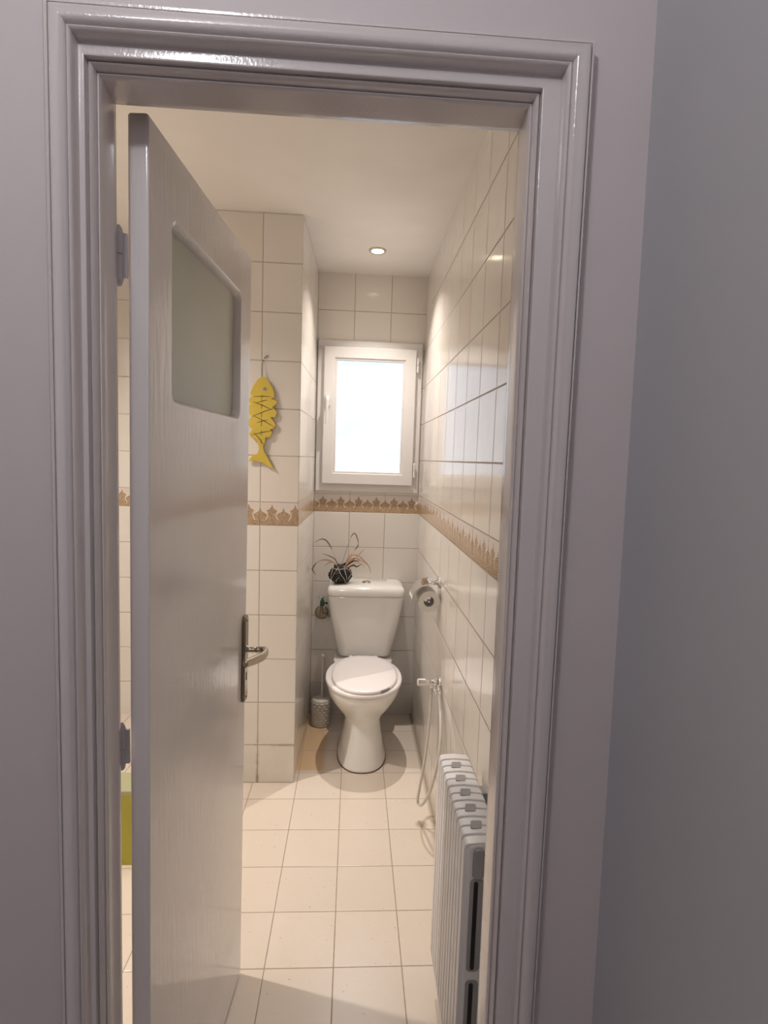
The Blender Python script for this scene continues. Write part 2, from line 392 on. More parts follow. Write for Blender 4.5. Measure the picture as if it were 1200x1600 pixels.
# ---- door casing: moulded profile swept round the opening (Y, left x, right x, head z)
PF = [(-2.200,-0.765,-0.105,2.010),(-2.236,-0.765,-0.105,2.010),(-2.236,-0.7270,-0.1455,1.9700),(-2.240,-0.7254,-0.1472,1.9675),(-2.252,-0.7246,-0.1476,1.9672),
(-2.292,-0.7205,-0.1498,1.9668),(-2.2965,-0.7210,-0.1495,1.9672),(-2.300,-0.7222,-0.1480,1.9690),(-2.2995,-0.7240,-0.1462,1.9708),
(-2.297,-0.7245,-0.1456,1.9715),(-2.302,-0.7250,-0.1450,1.9722),(-2.309,-0.7262,-0.1435,1.9738),(-2.312,-0.7285,-0.1412,1.9758),(-2.310,-0.7308,-0.1392,1.9778),
(-2.308,-0.7318,-0.1384,1.9788),(-2.318,-0.7322,-0.1380,1.9795),(-2.319,-0.7335,-0.1355,1.9810),(-2.319,-0.7385,-0.1140,1.9945),
(-2.3205,-0.7392,-0.1130,1.9955),(-2.327,-0.7398,-0.1124,1.9962),(-2.333,-0.7406,-0.1116,1.9972),(-2.336,-0.7418,-0.1102,1.9988),(-2.337,-0.7432,-0.1086,2.0002),
(-2.3362,-0.7444,-0.1068,2.0016),(-2.3335,-0.7450,-0.1060,2.0024),(-2.3335,-0.7455,-0.1054,2.0030),(-2.3372,-0.7462,-0.1046,2.0040),(-2.3392,-0.7476,-0.1025,2.0056),
(-2.3418,-0.7500,-0.0990,2.0082),(-2.3430,-0.7530,-0.0950,2.0115),(-2.3425,-0.7570,-0.0905,2.0160),(-2.3405,-0.7620,-0.0860,2.0212),(-2.337,-0.7656,-0.0826,2.0248),
(-2.3345,-0.7666,-0.0818,2.0258),(-2.328,-0.7672,-0.0812,2.0266),(-2.328,-0.7680,-0.0806,2.0278),(-2.333,-0.7690,-0.0800,2.0290),(-2.3335,-0.7725,-0.0776,2.0318),(-2.330,-0.7755,-0.0756,2.0345),(-2.326,-0.7768,-0.0748,2.0358),(-2.305,-0.7776,-0.0743,2.0365)]
bm = BM(); rows = []
for (y, xl, xr, zt) in PF:
    t = min(1, max(0, (-0.074-xr)/0.073))           # 0 outer edge .. 1 reveal
    ll = -0.0105; lr = 0.003 + 0.011*t
    if xr > -0.11 and y > -2.25: ll = lr = 0
    rows.append([bm.verts.new(p) for p in ((xl+ll, y, 0), (xl, y, zt), (xr, y, zt), (xr+lr, y, 0))])
for a, b in zip(rows, rows[1:]):
    for i in range(3): bm.faces.new((a[i], a[i+1], b[i+1], b[i]))
casing = struct(obj('trim_1', bm, 'gloss', smooth=True))
md = casing.modifiers.new('es', 'EDGE_SPLIT'); md.split_angle = math.radians(38)

# ---- the door leaf, standing open
door = struct(empty('door_1', (-0.69, -2.213, 0)))
HA = Vector((-0.690, -2.213)); HBv = Vector((-0.648, -1.629)); dt = (HBv-HA).normalized(); dn = Vector((dt.y, -dt.x)); LL = 0.588
def LF(s, z, d=0.0):
    p = HA + dt*s + dn*d
    return Vector((p.x - 0.0125*(1-z/1.973), p.y, z)) - Vector(door.location)
ZT = 1.974; TH = 0.033
GO = rrect(0.086, 0.503, 1.563, 1.868, 0.022, 6)
# front face with opening: bridge outer loop to opening loop
def door_mesh():
    bm = BM()
    def sheet(off_in, off_out, d_in, d_out):
        """rings: outer rounded edge -> face -> opening edge -> recess"""
    n = len(GO)
    cu, cv = 0.2945, 1.7155
    def outer(inset):
        # outer rectangle sampled with the same count as the opening (by side fractions)
        out = []
        u0, u1, v0, v1 = inset, LL-inset, 0.008+inset, ZT-inset
        for (u, v) in GO:
            a = math.atan2((v-cv)/0.1525, (u-cu)/0.2085)
            out.append((u, v, a))
        res = []
        k = 7
        cor = [(u1, v1), (u0, v1), (u0, v0), (u1, v0)]
        for c in range(4):
            for i in range(k):
                u, v = GO[c*k+i]
                # corner points collapse along the neighbouring sides
                f = i/(k-1)
                if c == 0: res.append((u1, v + (v1-v)*min(1, f*2)) if f <= 0.5 else (u + (u1-u)*(2-2*f), v1))
                if c == 1: res.append((u + (u0-u)*min(1, f*2), v1) if f <= 0.5 else (u0, v + (v1-v)*(2-2*f)))
                if c == 2: res.append((u0, v + (v0-v)*min(1, f*2)) if f <= 0.5 else (u + (u0-u)*(2-2*f), v0))
                if c == 3: res.append((u + (u1-u)*min(1, f*2), v0) if f <= 0.5 else (u1, v + (v0-v)*(2-2*f)))
        return res
    def opening(g):
        return [(cu + (u-cu)*(1-g/0.2085), cv + (v-cv)*(1-g/0.1525)) for u, v in GO]
    R = [  # (ring, depth)
        (opening(0.010), -0.018), (opening(0.010), -0.0145), (opening(0.0085), -0.009), (opening(0.006), -0.0045), (opening(0.0025), -0.001), (opening(0), 0.0),
        (outer(0.003), 0.0), (outer(0.001), -0.001), (outer(0), -0.004), (outer(0), -TH+0.006), (outer(0.0015), -TH+0.002), (outer(0.006), -TH),
        (opening(0), -TH), (opening(0.004), -TH+0.005), (opening(0.006), -0.020)]
    rv = [[bm.verts.new(LF(u, v, d)) for u, v in ring] for ring, d in R]
    for a, b in zip(rv, rv[1:]):
        for i in range(n):
            j = (i+1) % n
            try: bm.faces.new((a[i], a[j], b[j], b[i]))
            except ValueError: pass
    return bm
lf = obj('door_panel', door_mesh(), 'leaf', door, smooth=True)
md = lf.modifiers.new('wn', 'WEIGHTED_NORMAL'); md.weight = 100; md.mode = 'FACE_AREA'
bm = BM(); prism(bm, rrect(0.08, 0.509, 1.557, 1.874, 0.02), lambda u, v, d: LF(u, v, d), -0.0215, -0.0165)
g = obj('glass_pane', bm, 'doorglass', door)
# lock plate and lever
hd = obj('lock_plate', (lambda b: (prism(b, rrect(0.548, 0.584, 0.822, 1.058, 0.012), LF, 0.0, 0.007), b)[1])(BM()), 'bronze', door, bevel=0.002)
hd2 = obj('lock_plate', (lambda b: (prism(b, rrect(0.548, 0.584, 0.822, 1.058, 0.012), LF, -TH-0.007, -TH), b)[1])(BM()), 'bronze', door, bevel=0.002)
bm = BM(); prism(bm, rrect(0.552, 0.580, 0.826, 1.054, 0.010), LF, 0.0065, 0.009); obj('plate_face', bm, 'bronze_light', hd).location = (0, 0, 0)
bm = BM(); c0 = LF(0.566, 0.965, 0.005)
nx = Vector((dn.x, dn.y, 0)); tx = Vector((dt.x, dt.y, 0)); zz = Vector((0, 0, 1))
lathe(bm, [(0.012, 0), (0.012, 0.004), (0.009, 0.007), (0.0075, 0.012), (0.007, 0.02), (0.0075, 0.035)], c0, nx, 16)
pts = catmull([c0+nx*0.030, c0+nx*0.044+zz*0.001, c0+nx*0.056-tx*0.010+zz*0.001, c0+nx*0.058-tx*0.035-zz*0.001, c0+nx*0.050-tx*0.065+zz*0.001, c0+nx*0.038-tx*0.095+zz*0.003, c0+nx*0.030-tx*0.115+zz*0.005], 5)
rr = [0.0085]*6 + [0.0095+0.002*sin(pi*i/25) for i in range(len(pts)-6)]
tube(bm, pts, rr, 12, True, (nx+zz*0.1, 0.75)); obj('lever_handle', bm, 'bronze_light', door, smooth=True)
bm = BM(); prism(bm, rrect(0.563, 0.569, 0.880, 0.904, 0.0028), LF, 0.0088, 0.0096); obj('keyhole', bm, 'black', door)
for zc in (1.045, 0.836):
    bm = BM(); lathe(bm, [(0.004, 0), (0.0035, 0.0015), (0.001, 0.002)], LF(0.566, zc, 0.009), nx, 10); obj('screw', bm, 'bronze', door)
# hinges: pin barrels between jamb and leaf edge
for zt_, zb_, zm in ((1.812, 1.724, 1.770), (1.047, 0.966, 1.003)):
    xh = -0.7315 - 0.0055*(1.8-zt_)/0.8; o0 = Vector((xh, -2.2215, 0)) - door.location
    hz = empty('hinge', o0); hz.parent = door
    b1 = BM(); lathe(b1, [(0.0015, zt_), (0.0045, zt_-0.004), (0.0064, zt_-0.011), (0.0067, zm+0.0008)], (0, 0, 0), (0, 0, 1), 14)
    obj('hinge_barrel', b1, 'hinge', hz, smooth=False)
    b1 = BM(); lathe(b1, [(0.0062, zm-0.0008), (0.0060, zb_+0.010), (0.0045, zb_+0.003), (0.0015, zb_)], (0, 0, 0), (0, 0, 1), 14)
    obj('hinge_barrel', b1, 'hinge', hz, smooth=False)
    b1 = BM(); box(b1, 0.003, 0.012, -0.001, 0.004, zb_+0.012, zt_-0.012); obj('hinge_leaf', b1, 'hinge', hz)

# ---- window
win = struct(empty('window_1', (-0.30, 0, 1.70)))
wo = Vector(win.location)
def frame(bm, x0, x1, z0, z1, w, y0, y1, w2=None):
    """mitred rectangular frame: profile list across width"""
    prof = [(0, y1), (0, y0+0.003), (0.003, y0), (w-0.003, y0), (w, y0+0.004), (w, y1)]
    rows = []
    for o_, y in prof:
        rows.append([bm.verts.new(Vector(p)-wo) for p in ((x0+o_, y, z0+o_), (x1-o_, y, z0+o_), (x1-o_, y, z1-o_), (x0+o_, y, z1-o_))])
    for a, b in zip(rows, rows[1:] + rows[:1]):
        for i in range(4):
            j = (i+1) % 4; bm.faces.new((a[i], a[j], b[j], b[i]))
bm = BM(); frame(bm, -0.587, -0.013, 1.296, 2.120, 0.062, -0.014, 0.05); wf = obj('window_frame', bm, 'pvc', win)
bm = BM(); frame(bm, -0.551, -0.049, 1.339, 2.082, 0.060, -0.036, 0.03); sash = obj('window_sash', bm, 'pvc', win)
bm = BM(); frame(bm, -0.493, -0.107, 1.397, 2.024, 0.014, -0.030, 0.02); obj('glazing_bead', bm, 'pvc', sash)
bm = BM(); x0, x1, z0, z1 = -0.485, -0.115, 1.405, 2.016
box(bm, x0-wo.x, x1-wo.x, -0.012, -0.006, z0-wo.z, z1-wo.z); obj('glass_pane', bm, 'frost', win)
for zc in (2.000, 1.425):
    bm = BM(); lathe(bm, [(0.003, -0.042), (0.0065, -0.038), (0.0065, 0.0-0.001)], Vector((-0.040, -0.030, zc))-wo, (0, 0, 1), 12)
    lathe(bm, [(0.0065, 0.001), (0.0065, 0.036), (0.003, 0.040)], Vector((-0.040, -0.030, zc))-wo, (0, 0, 1), 12)
    box(bm, -0.044-wo.x, -0.036-wo.x, -0.030, -0.012, zc-0.03-wo.z, zc+0.03-wo.z); obj('window_hinge', bm, 'pvc', win)
bm = BM()
def WLp(u, v, d): return Vector((u, d, v))-wo
prism(bm, rrect(-0.542, -0.512, 1.760, 1.830, 0.010), WLp, -0.047, -0.036)
tube(bm, catmull([Vector(p)-wo for p in ((-0.527, -0.047, 1.808), (-0.527, -0.066, 1.800), (-0.528, -0.070, 1.78), (-0.530, -0.068, 1.72), (-0.532, -0.064, 1.665))], 4), [0.009]*8+[0.008]*9, 10, True, ((0, 1, 0), 0.7))
obj('window_handle', bm, 'pvc', win, smooth=False, bevel=0.0015)

# ============================================================ THINGS
# ---- downlights
def downlight(loc, label, grp):
    t = thing('recessed_downlight', label, 'ceiling light', loc)
    bm = BM(); n = 40
    lathe(bm, [(0.030, 0.002), (0.030, -0.006), (0.037, -0.008), (0.041, -0.004), (0.042, 0.0), (0.030, 0.0)], (0, 0, 0), (0, 0, 1), n, cap=False); obj('trim_ring', bm, 'ringmetal', t, smooth=True)
    bm = BM(); lathe(bm, [(0.0305, 0.0), (0.0305, -0.005), (0.022, -0.008), (0.005, -0.009)], (0, 0, 0), (0, 0, 1), n); obj('bulb', bm, 'bulb', t, smooth=True)
downlight(LAMP1, 'small round recessed ceiling light glowing above the window', 'ceiling light')
downlight(LAMP2, 'round recessed ceiling light in the left part of the bathroom, behind the door', 'ceiling light')
t = thing('hall_lamp', 'round glowing lamp on the hall ceiling behind the viewer', 'lamp', (HALL[0], HALL[1], HHC))
bm = BM(); lathe(bm, [(0.05, 0), (0.05, -0.02), (0.02, -0.03), (0.014, -0.07)], (0, 0, 0), (0, 0, 1), 24); obj('lamp_base', bm, 'pvc', t, smooth=True)

# ---- toilet
tl = thing('toilet', 'white porcelain toilet with closed lid and cistern, standing below the window', 'toilet', (-0.295, -0.40, 0))
to = Vector(tl.location)
def sub(r): return [Vector(p)-to for p in r]
cx = -0.298
bm = BM()
secs = [  # z, half width, front y, back y, power
 (0.000, 0.121, -0.622, -0.13, 2.35), (0.010, 0.121, -0.622, -0.13, 2.35), (0.022, 0.116, -0.616, -0.13, 2.35), (0.05, 0.109, -0.608, -0.13, 2.35), (0.10, 0.100, -0.592, -0.13, 2.4),
 (0.15, 0.092, -0.575, -0.13, 2.4), (0.19, 0.089, -0.566, -0.125, 2.4), (0.215, 0.092, -0.566, -0.12, 2.4), (0.245, 0.112, -0.582, -0.12, 2.35),
 (0.275, 0.136, -0.608, -0.12, 2.3), (0.305, 0.156, -0.636, -0.12, 2.25), (0.335, 0.172, -0.662, -0.12, 2.2), (0.365, 0.1815, -0.682, -0.13, 2.15),
 (0.385, 0.1835, -0.690, -0.14, 2.1), (0.395, 0.182, -0.688, -0.15, 2.1), (0.398, 0.176, -0.682, -0.16, 2.1)]
rings = []
for z, a, yf, yb, p in secs:
    yc = -0.42; rings.append(sub(sring(cx, yc, a, abs(yf-yc), z, p, 56, abs(yb-yc))))
loft(bm, rings); obj('bowl', bm, 'porcelain', tl, smooth=True)
bm = BM()   # platform behind the bowl that carries the cistern
loft(bm, [sub(sring(cx, -0.13, a, 0.14, z, 4.5, 40, 0.10)) for z, a in ((0.20, 0.085), (0.26, 0.10), (0.33, 0.125), (0.375, 0.155), (0.392, 0.160), (0.396, 0.156))])
obj('cistern_shelf', bm, 'porcelain', tl, smooth=True)
bm = BM()   # dirty sealant round the foot
for s in (1,):
    rg = [sub(sring(cx, -0.42, a, b_, z, 2.35, 56, 0.30)) for z, a, b_ in ((0.0, 0.1240, 0.2050), (0.004, 0.1232, 0.2040), (0.006, 0.120, 0.201))]
    loft(bm, rg)
obj('floor_seal', bm, 'grime', tl)
# seat and lid
bm = BM(); yc = -0.45
def srings(lst):
    return [sub(sring(cx+dx, yc, a, f, z, p, 64, b_)) for z, a, f, b_, p, dx in lst]
loft(bm, srings([(0.399, 0.184, 0.246, 0.245, 2.15, 0), (0.401, 0.188, 0.250, 0.248, 2.15, 0), (0.410, 0.1885, 0.2505, 0.249, 2.15, 0), (0.415, 0.186, 0.248, 0.247, 2.15, 0), (0.417, 0.181, 0.243, 0.242, 2.15, 0)]))
seat = obj('seat', bm, 'seatplastic', tl, smooth=True)
def lidring(z, g):
    out = []; n = 64
    for k in range(n):
        t_ = 2*pi*k/n; c, s = cos(t_), sin(t_)
        a = 0.160-g; x = a*math.copysign(abs(c)**(2/2.2), c)
        if s < 0: y = -0.47 + (0.226-g)*math.copysign(abs(s)**(2/2.1), s)
        else:
            y = -0.47 + (0.245-g)*abs(s)**0.86; y = min(y, -0.228-g)
            lim = 0.092-g + ( -0.228 - y)*0.62
            x = math.copysign(min(abs(x), lim), c) if y > -0.33 else x
        out.append(Vector((cx+0.002+x, y, z))-to)
    return out
bm = BM(); loft(bm, [lidring(0.4175, 0.004), lidring(0.420, 0.0), lidring(0.428, 0.0), lidring(0.432, 0.003), lidring(0.4345, 0.012), lidring(0.4355, 0.045)])
obj('seat_lid', bm, 'seatplastic', tl, smooth=True)
bm = BM()
for a0 in (0,):
    pts = [Vector((cx+0.002+0.160*cos(math.radians(d)), -0.47-0.227*abs(sin(math.radians(d)))**0.95, 0.4255))-to for d in range(296, 316, 3)]
    tube(bm, pts, 0.0055, 8)
obj('worn_edge', bm, 'bumper', tl)
for sx in (-0.065, 0.065):
    bm = BM(); lathe(bm, [(0.012, 0.416), (0.012, 0.428), (0.009, 0.431)], Vector((cx+sx, -0.236, 0))-to, (0, 0, 1), 16); obj('seat_hinge', bm, 'seatplastic', tl, smooth=True)
# cistern
bm = BM()
def trect(z, hw, yf, yb, r, n=6, bulge=0.0):
    out = []
    for cxx, cyy, a0 in ((hw-r, yb-0.006, 0), (-(hw-r), yb-0.006, 90), (-(hw-r), yf+r, 180), (hw-r, yf+r, 270)):
        rr_ = r if a0 >= 180 else 0.006
        cc = cxx if a0 >= 180 else math.copysign(hw-0.006, cxx)
        for i in range(n+1):
            a = math.radians(a0+90*i/n); out.append(Vector((cx+0.008+cc+rr_*cos(a), cyy+rr_*sin(a), z))-to)
    # insert a bulged front
    return out
cs = [(0.398, 0.128, -0.150, 0.02), (0.402, 0.140, -0.166, 0.04), (0.412, 0.147, -0.176, 0.055), (0.45, 0.155, -0.187, 0.064), (0.52, 0.170, -0.194, 0.060), (0.60, 0.185, -0.198, 0.050), (0.68, 0.197, -0.200, 0.038), (0.735, 0.2025, -0.201, 0.028), (0.745, 0.2025, -0.201, 0.028)]
loft(bm, [trect(z, hw, yf, -0.005, r, 8) for z, hw, yf, r in cs]); obj('cistern', bm, 'porcelain', tl, smooth=True)
bm = BM()   # shallow raised front panel of the cistern
bm.free()
bm = BM()
ls = [(0.7465, 0.203, -0.202, 0.035), (0.748, 0.2075, -0.207, 0.035), (0.757, 0.2095, -0.209, 0.035), (0.775, 0.2085, -0.208, 0.035), (0.788, 0.204, -0.203, 0.04), (0.796, 0.192, -0.190, 0.05), (0.800, 0.176, -0.172, 0.05), (0.802, 0.12, -0.13, 0.04)]
loft(bm, [trect(z, hw, yf, -0.003, r, 8) for z, hw, yf, r in ls]); obj('cistern_lid', bm, 'porcelain', tl, smooth=True)
bm = BM(); bc = Vector((-0.288, -0.105, 0.801))-to
lathe(bm, [(0.027, 0), (0.027, 0.004), (0.024, 0.006), (0.021, 0.0045)], bc, (0, 0, 1), 28); bt = obj('flush_button', bm, 'chrome', tl, smooth=True)
bm = BM(); lathe(bm, [(0.019, 0.004), (0.019, 0.0065), (0.016, 0.008)], bc, (0, 0, 1), 24); obj('button_cap', bm, 'bronze_light', bt, smooth=True)

# ---- dried plant ball on the cistern
pl = thing('potted_air_plant', 'dried brown plant growing from a dark string-wrapped ball on the toilet cistern', 'plant', (-0.432, -0.12, 0.802))
po = Vector(pl.location)
bm = BM(); bmesh.ops.create_icosphere(bm, subdivisions=5, radius=1)
for v in bm.verts:
    c = v.co; k = 1 + 0.10*sin(7*c.x+3*c.z)*cos(5*c.y+2) + 0.05*sin(19*c.x+11*c.y) + 0.04*sin(23*c.z+9*c.y)
    c.x *= 0.060*k*(1.0-0.12*c.z); c.y *= 0.055*k; c.z = 0.050 + c.z*0.052*k
    c.z = max(c.z, 0.0)
obj('root_ball', bm, 'rubber', pl, smooth=True)
def onball(th, ph, r=1.06):
    return Vector((0.060*r*cos(ph)*cos(th), -0.055*r*cos(ph)*sin(th) if True else 0, 0.050+0.050*r*sin(ph)))
strs = [[(2.7, 0.9), (2.4, 0.3), (2.5, -0.3), (2.7, -0.8)], [(1.9, 0.9), (2.1, 0.2), (2.5, -0.4)], [(1.9, 0.8), (1.5, 0.1), (1.1, -0.5), (1.0, -0.8)],
        [(1.6, -0.1), (1.95, -0.5), (2.1, -0.9)], [(0.9, 1.1), (1.15, 0.4), (1.0, -0.2), (0.7, -0.8)], [(0.8, 0.9), (0.5, 0.2), (0.75, -0.3), (0.45, -0.7)], [(2.6, 0.7), (1.8, 0.62), (1.1, 0.7), (0.5, 0.5)]]
for sdef in strs:
    bm = BM(); tube(bm, catmull([onball(a, b_, 1.09) for a, b_ in sdef], 5), 0.0013, 6); obj('net_string', bm, 'net', pl)
LV = [([(-0.452,-0.1,0.890),(-0.463,-0.1,0.934),(-0.484,-0.1,0.985)], 'drystem', 0.0012), ([(-0.484,-0.1,0.985),(-0.503,-0.1,1.016),(-0.522,-0.1,1.034),(-0.545,-0.1,1.036),(-0.577,-0.1,1.018)], 'drystem', 0.006),
 ([(-0.441,-0.12,0.895),(-0.469,-0.12,0.934),(-0.501,-0.12,0.951),(-0.532,-0.12,0.96)], 'drystem', 0.005), ([(-0.447,-0.13,0.895),(-0.486,-0.13,0.923),(-0.531,-0.13,0.927),(-0.569,-0.13,0.908)], 'dryleaf', 0.005),
 ([(-0.565,-0.13,0.912),(-0.584,-0.13,0.876),(-0.566,-0.13,0.845)], 'drystem', 0.0065),
 ([(-0.45,-0.15,0.895),(-0.475,-0.15,0.92),(-0.499,-0.15,0.914),(-0.521,-0.15,0.899)], 'dryleaf', 0.004), ([(-0.427,-0.09,0.890),(-0.405,-0.09,0.976),(-0.379,-0.09,1.055)], 'drystem', 0.0018),
 ([(-0.382,-0.09,1.050),(-0.361,-0.09,1.073),(-0.343,-0.09,1.038),(-0.339,-0.09,1.008)], 'dryleaf', 0.0055), ([(-0.339,-0.09,1.010),(-0.345,-0.09,0.995),(-0.361,-0.09,0.977)], 'drystem', 0.0055),
 ([(-0.410,-0.14,0.890),(-0.372,-0.14,0.957),(-0.338,-0.14,0.958),(-0.302,-0.14,0.927),(-0.277,-0.14,0.896),(-0.269,-0.14,0.866)], 'pinkleaf', 0.007),
 ([(-0.410,-0.11,0.892),(-0.371,-0.11,0.923),(-0.337,-0.11,0.956),(-0.303,-0.11,0.991)], 'dryleaf', 0.004), ([(-0.408,-0.13,0.893),(-0.364,-0.13,0.924),(-0.33,-0.13,0.924)], 'darkleaf', 0.006),
 ([(-0.406,-0.15,0.886),(-0.364,-0.15,0.905),(-0.345,-0.15,0.898),(-0.319,-0.15,0.914)], 'darkleaf', 0.006), ([(-0.412,-0.1,0.890),(-0.393,-0.1,0.935),(-0.369,-0.1,0.964)], 'pinkleaf', 0.007),
 ([(-0.406,-0.16,0.890),(-0.35,-0.16,0.923),(-0.316,-0.16,0.913),(-0.301,-0.16,0.896)], 'pinkleaf', 0.006), ([(-0.410,-0.12,0.892),(-0.365,-0.12,0.94),(-0.33,-0.12,0.933),(-0.29,-0.12,0.906)], 'pinkleaf', 0.007),
 ([(-0.41,-0.08,0.890),(-0.38,-0.075,0.925),(-0.35,-0.07,0.935),(-0.325,-0.07,0.90)], 'pinkleaf', 0.006), ([(-0.425,-0.11,0.885),(-0.413,-0.12,0.905),(-0.408,-0.13,0.915)], 'darkleaf', 0.008), ([(-0.487,-0.13,0.845),(-0.50,-0.13,0.850)], 'darkleaf', 0.005)]
for pts, mt, w in LV:
    bm = BM(); P = catmull([Vector(p)-po for p in pts], 7); m_ = len(P)-1
    tube(bm, P, [max(0.0006, w*0.72*(0.35+0.65*sin(pi*min(1, 0.12+0.95*i/m_)))) for i in range(m_+1)], 7, True, ((0.2, 1, 0.1), 0.55))
    obj('leaf' if w > 0.002 else 'stem', bm, mt, pl, smooth=True)

# ---- toilet brush
tb = thing('toilet_brush', 'pale woven-look toilet brush holder with white handle, on the floor left of the toilet', 'toilet brush', (-0.520, -0.135, 0))
bm = BM()
rings = []
nz_ = 44; na = 72
for i in range(nz_+1):
    z = 0.003 + 0.137*i/nz_; r = 0.052 - 0.003*(1-z/0.14)
    ring = []
    for k in range(na):
        a = 2*pi*k/na; row = int(z/0.0155); ph = (row % 2)*pi
        w = (sin(12*a+ph)*0.5+0.5)*abs(sin(pi*z/0.0155))
        ring.append((( r+0.0042*w)*cos(a), (r+0.0042*w)*sin(a), z))
    rings.append(ring)
loft(bm, rings); obj('brush_holder', bm, 'brush', tb, smooth=True)
bm = BM(); lathe(bm, [(0.050, 0.139), (0.051, 0.146), (0.040, 0.151), (0.012, 0.154), (0.010, 0.158)], (0, 0, 0), (0, 0, 1), 36); obj('holder_lid', bm, 'brush', tb, smooth=True)
bm = BM(); lathe(bm, [(0.005, 0.15), (0.0045, 0.24), (0.006, 0.25), (0.0055, 0.36), (0.004, 0.38), (0.009, 0.388), (0.0095, 0.397), (0.004, 0.405)], (0.002, 0, 0), (0, 0, 1), 12); obj('brush_handle', bm, 'pvc', tb, smooth=True)

# ---- stop valve left of the cistern
sv = thing('stop_valve', 'small green-handled water valve with round wall plate, left of the cistern', 'valve', (-0.536, 0, 0.60))
bm = BM(); lathe(bm, [(0.040, 0), (0.040, 0.004), (0.030, 0.012), (0.014, 0.014)], (0, 0, 0), (0, -1, 0), 28); obj('wall_plate', bm, 'bronze_light', sv, smooth=True)
bm = BM(); lathe(bm, [(0.013, 0.012), (0.013, 0.040), (0.010, 0.042)], (0, 0, 0), (0, -1, 0), 16)
tube(bm, catmull([(0, -0.035, 0.0), (0.0, -0.036, 0.02), (0.0, -0.036, 0.05)], 4), 0.009, 12)
tube(bm, catmull([(0, -0.036, 0.0), (0.012, -0.036, -0.010), (0.030, -0.036, -0.012), (0.048, -0.032, -0.012)], 4), 0.006, 10); obj('valve_body', bm, 'brass', sv, smooth=True)
bm = BM(); lathe(bm, [(0.010, 0.045), (0.013, 0.052), (0.012, 0.075), (0.007, 0.083), (0.005, 0.095)], (0.004, -0.036, 0), (0, 0, 1), 14)
tube(bm, [(0.006, -0.036, 0.068), (0.034, -0.036, 0.062)], 0.006, 8); obj('green_cap', bm, 'green', sv, smooth=True)
bm = BM(); tube(bm, [(-0.016, -0.036, 0.098), (0.020, -0.036, 0.098)], 0.0045, 8); obj('lever', bm, 'chrome', sv, smooth=True)

# ---- paper holder and roll
ph = thing('toilet_paper_holder', 'chrome toilet paper holder with curved cover on the right tiled wall', 'paper holder', (0, -0.84, 0.975))
bm = BM(); lathe(bm, [(0.024, 0.0), (0.024, 0.006), (0.020, 0.010), (0.010, 0.012), (0.009, 0.030)], (0, 0, 0), (-1, 0, 0), 24); obj('wall_mount', bm, 'chrome', ph, smooth=True)
bm = BM(); tube(bm, [(-0.012, 0.0, 0.008), (-0.055, 0.0, 0.010)], 0.006, 10); tube(bm, [(-0.05, -0.05, 0.010), (-0.05, 0.05, 0.010)], 0.004, 8)
tube(bm, catmull([(-0.035, 0.0, 0.006), (-0.040, 0.055, 0.0), (-0.045, 0.060, -0.04), (-0.050, 0.056, -0.066), (-0.052, 0.04, -0.070), (-0.052, -0.052, -0.070)], 4), 0.0035, 8); obj('roll_arm', bm, 'chrome', ph, smooth=True)
bm = BM(); rc = Vector((-0.052, 0, -0.070)); R1 = 0.075
ang = [math.radians(a) for a in range(78, 190, 8)]
# cover: curved sheet hugging the roll
ro = [[rc + Vector((R1*cos(a)+0.004, y, R1*1.05*sin(a))) for a in ang] for y in (-0.058, 0.058)]
ri = [[rc + Vector(((R1-0.0015)*cos(a)+0.004, y, (R1-0.0015)*1.05*sin(a))) for a in ang] for y in (-0.058, 0.058)]
loft(bm, [ro[0], ro[1], ri[1], ri[0], ro[0]], cap=False, closed=False)
obj('cover_flap', bm, 'chrome', ph, smooth=False)
rl = thing('toilet_paper_roll', 'white toilet paper roll hanging in the chrome holder', 'toilet paper', (-0.052, -0.842, 0.905))
bm = BM(); ax = (0, 1, 0)
lathe(bm, [(0.0215, -0.05), (0.0215, 0.05), (0.0425, 0.05), (0.0440, 0.047), (0.0440, -0.047), (0.0425, -0.05), (0.0215, -0.05)], (0, 0, 0), ax, 48, cap=False); obj('paper', bm, 'paper', rl)
bm = BM(); lathe(bm, [(0.0213, -0.049), (0.0213, 0.049)], (0, 0, 0), ax, 32, cap=False); obj('cardboard_core', bm, 'card', rl, smooth=True)

# ---- bidet spray valve and hose
bs = thing('bidet_sprayer', 'chrome wall valve with a looping white hose on the right tiled wall', 'bidet sprayer', (0, -0.95, 0.588))
bm = BM(); lathe(bm, [(0.026, 0), (0.026, 0.004), (0.020, 0.010), (0.012, 0.013)], (0, 0, 0), (-1, 0, 0), 26); obj('wall_flange', bm, 'chrome', bs, smooth=True)
bm = BM(); lathe(bm, [(0.012, 0.008), (0.012, 0.030), (0.010, 0.032), (0.0105, 0.058), (0.012, 0.060)], (0, 0, 0), (-1, 0, 0), 18)
tube(bm, [(-0.036, 0, 0.0), (-0.036, 0, -0.024)], 0.008, 12); tube(bm, catmull([(-0.012, 0, -0.006), (-0.010, -0.03, -0.014), (-0.008, -0.045, -0.03)], 4), 0.0075, 10)
obj('valve_body', bm, 'chrome', bs, smooth=True)
bm = BM(); lathe(bm, [(0.012, 0.060), (0.0145, 0.063), (0.0145, 0.092), (0.012, 0.095)], (0, 0, 0), (-1, 0, 0), 12); obj('turn_knob', bm, 'chrome', bs)
bm = BM(); tube(bm, catmull([(-0.018, -0.006, 0.02), (-0.020, -0.012, -0.004), (-0.024, -0.018, -0.024), (-0.018, -0.03, -0.034)], 4), 0.0055, 8); obj('spray_hook', bm, 'chrome', bs, smooth=True)
bm = BM(); bo = Vector(bs.location)
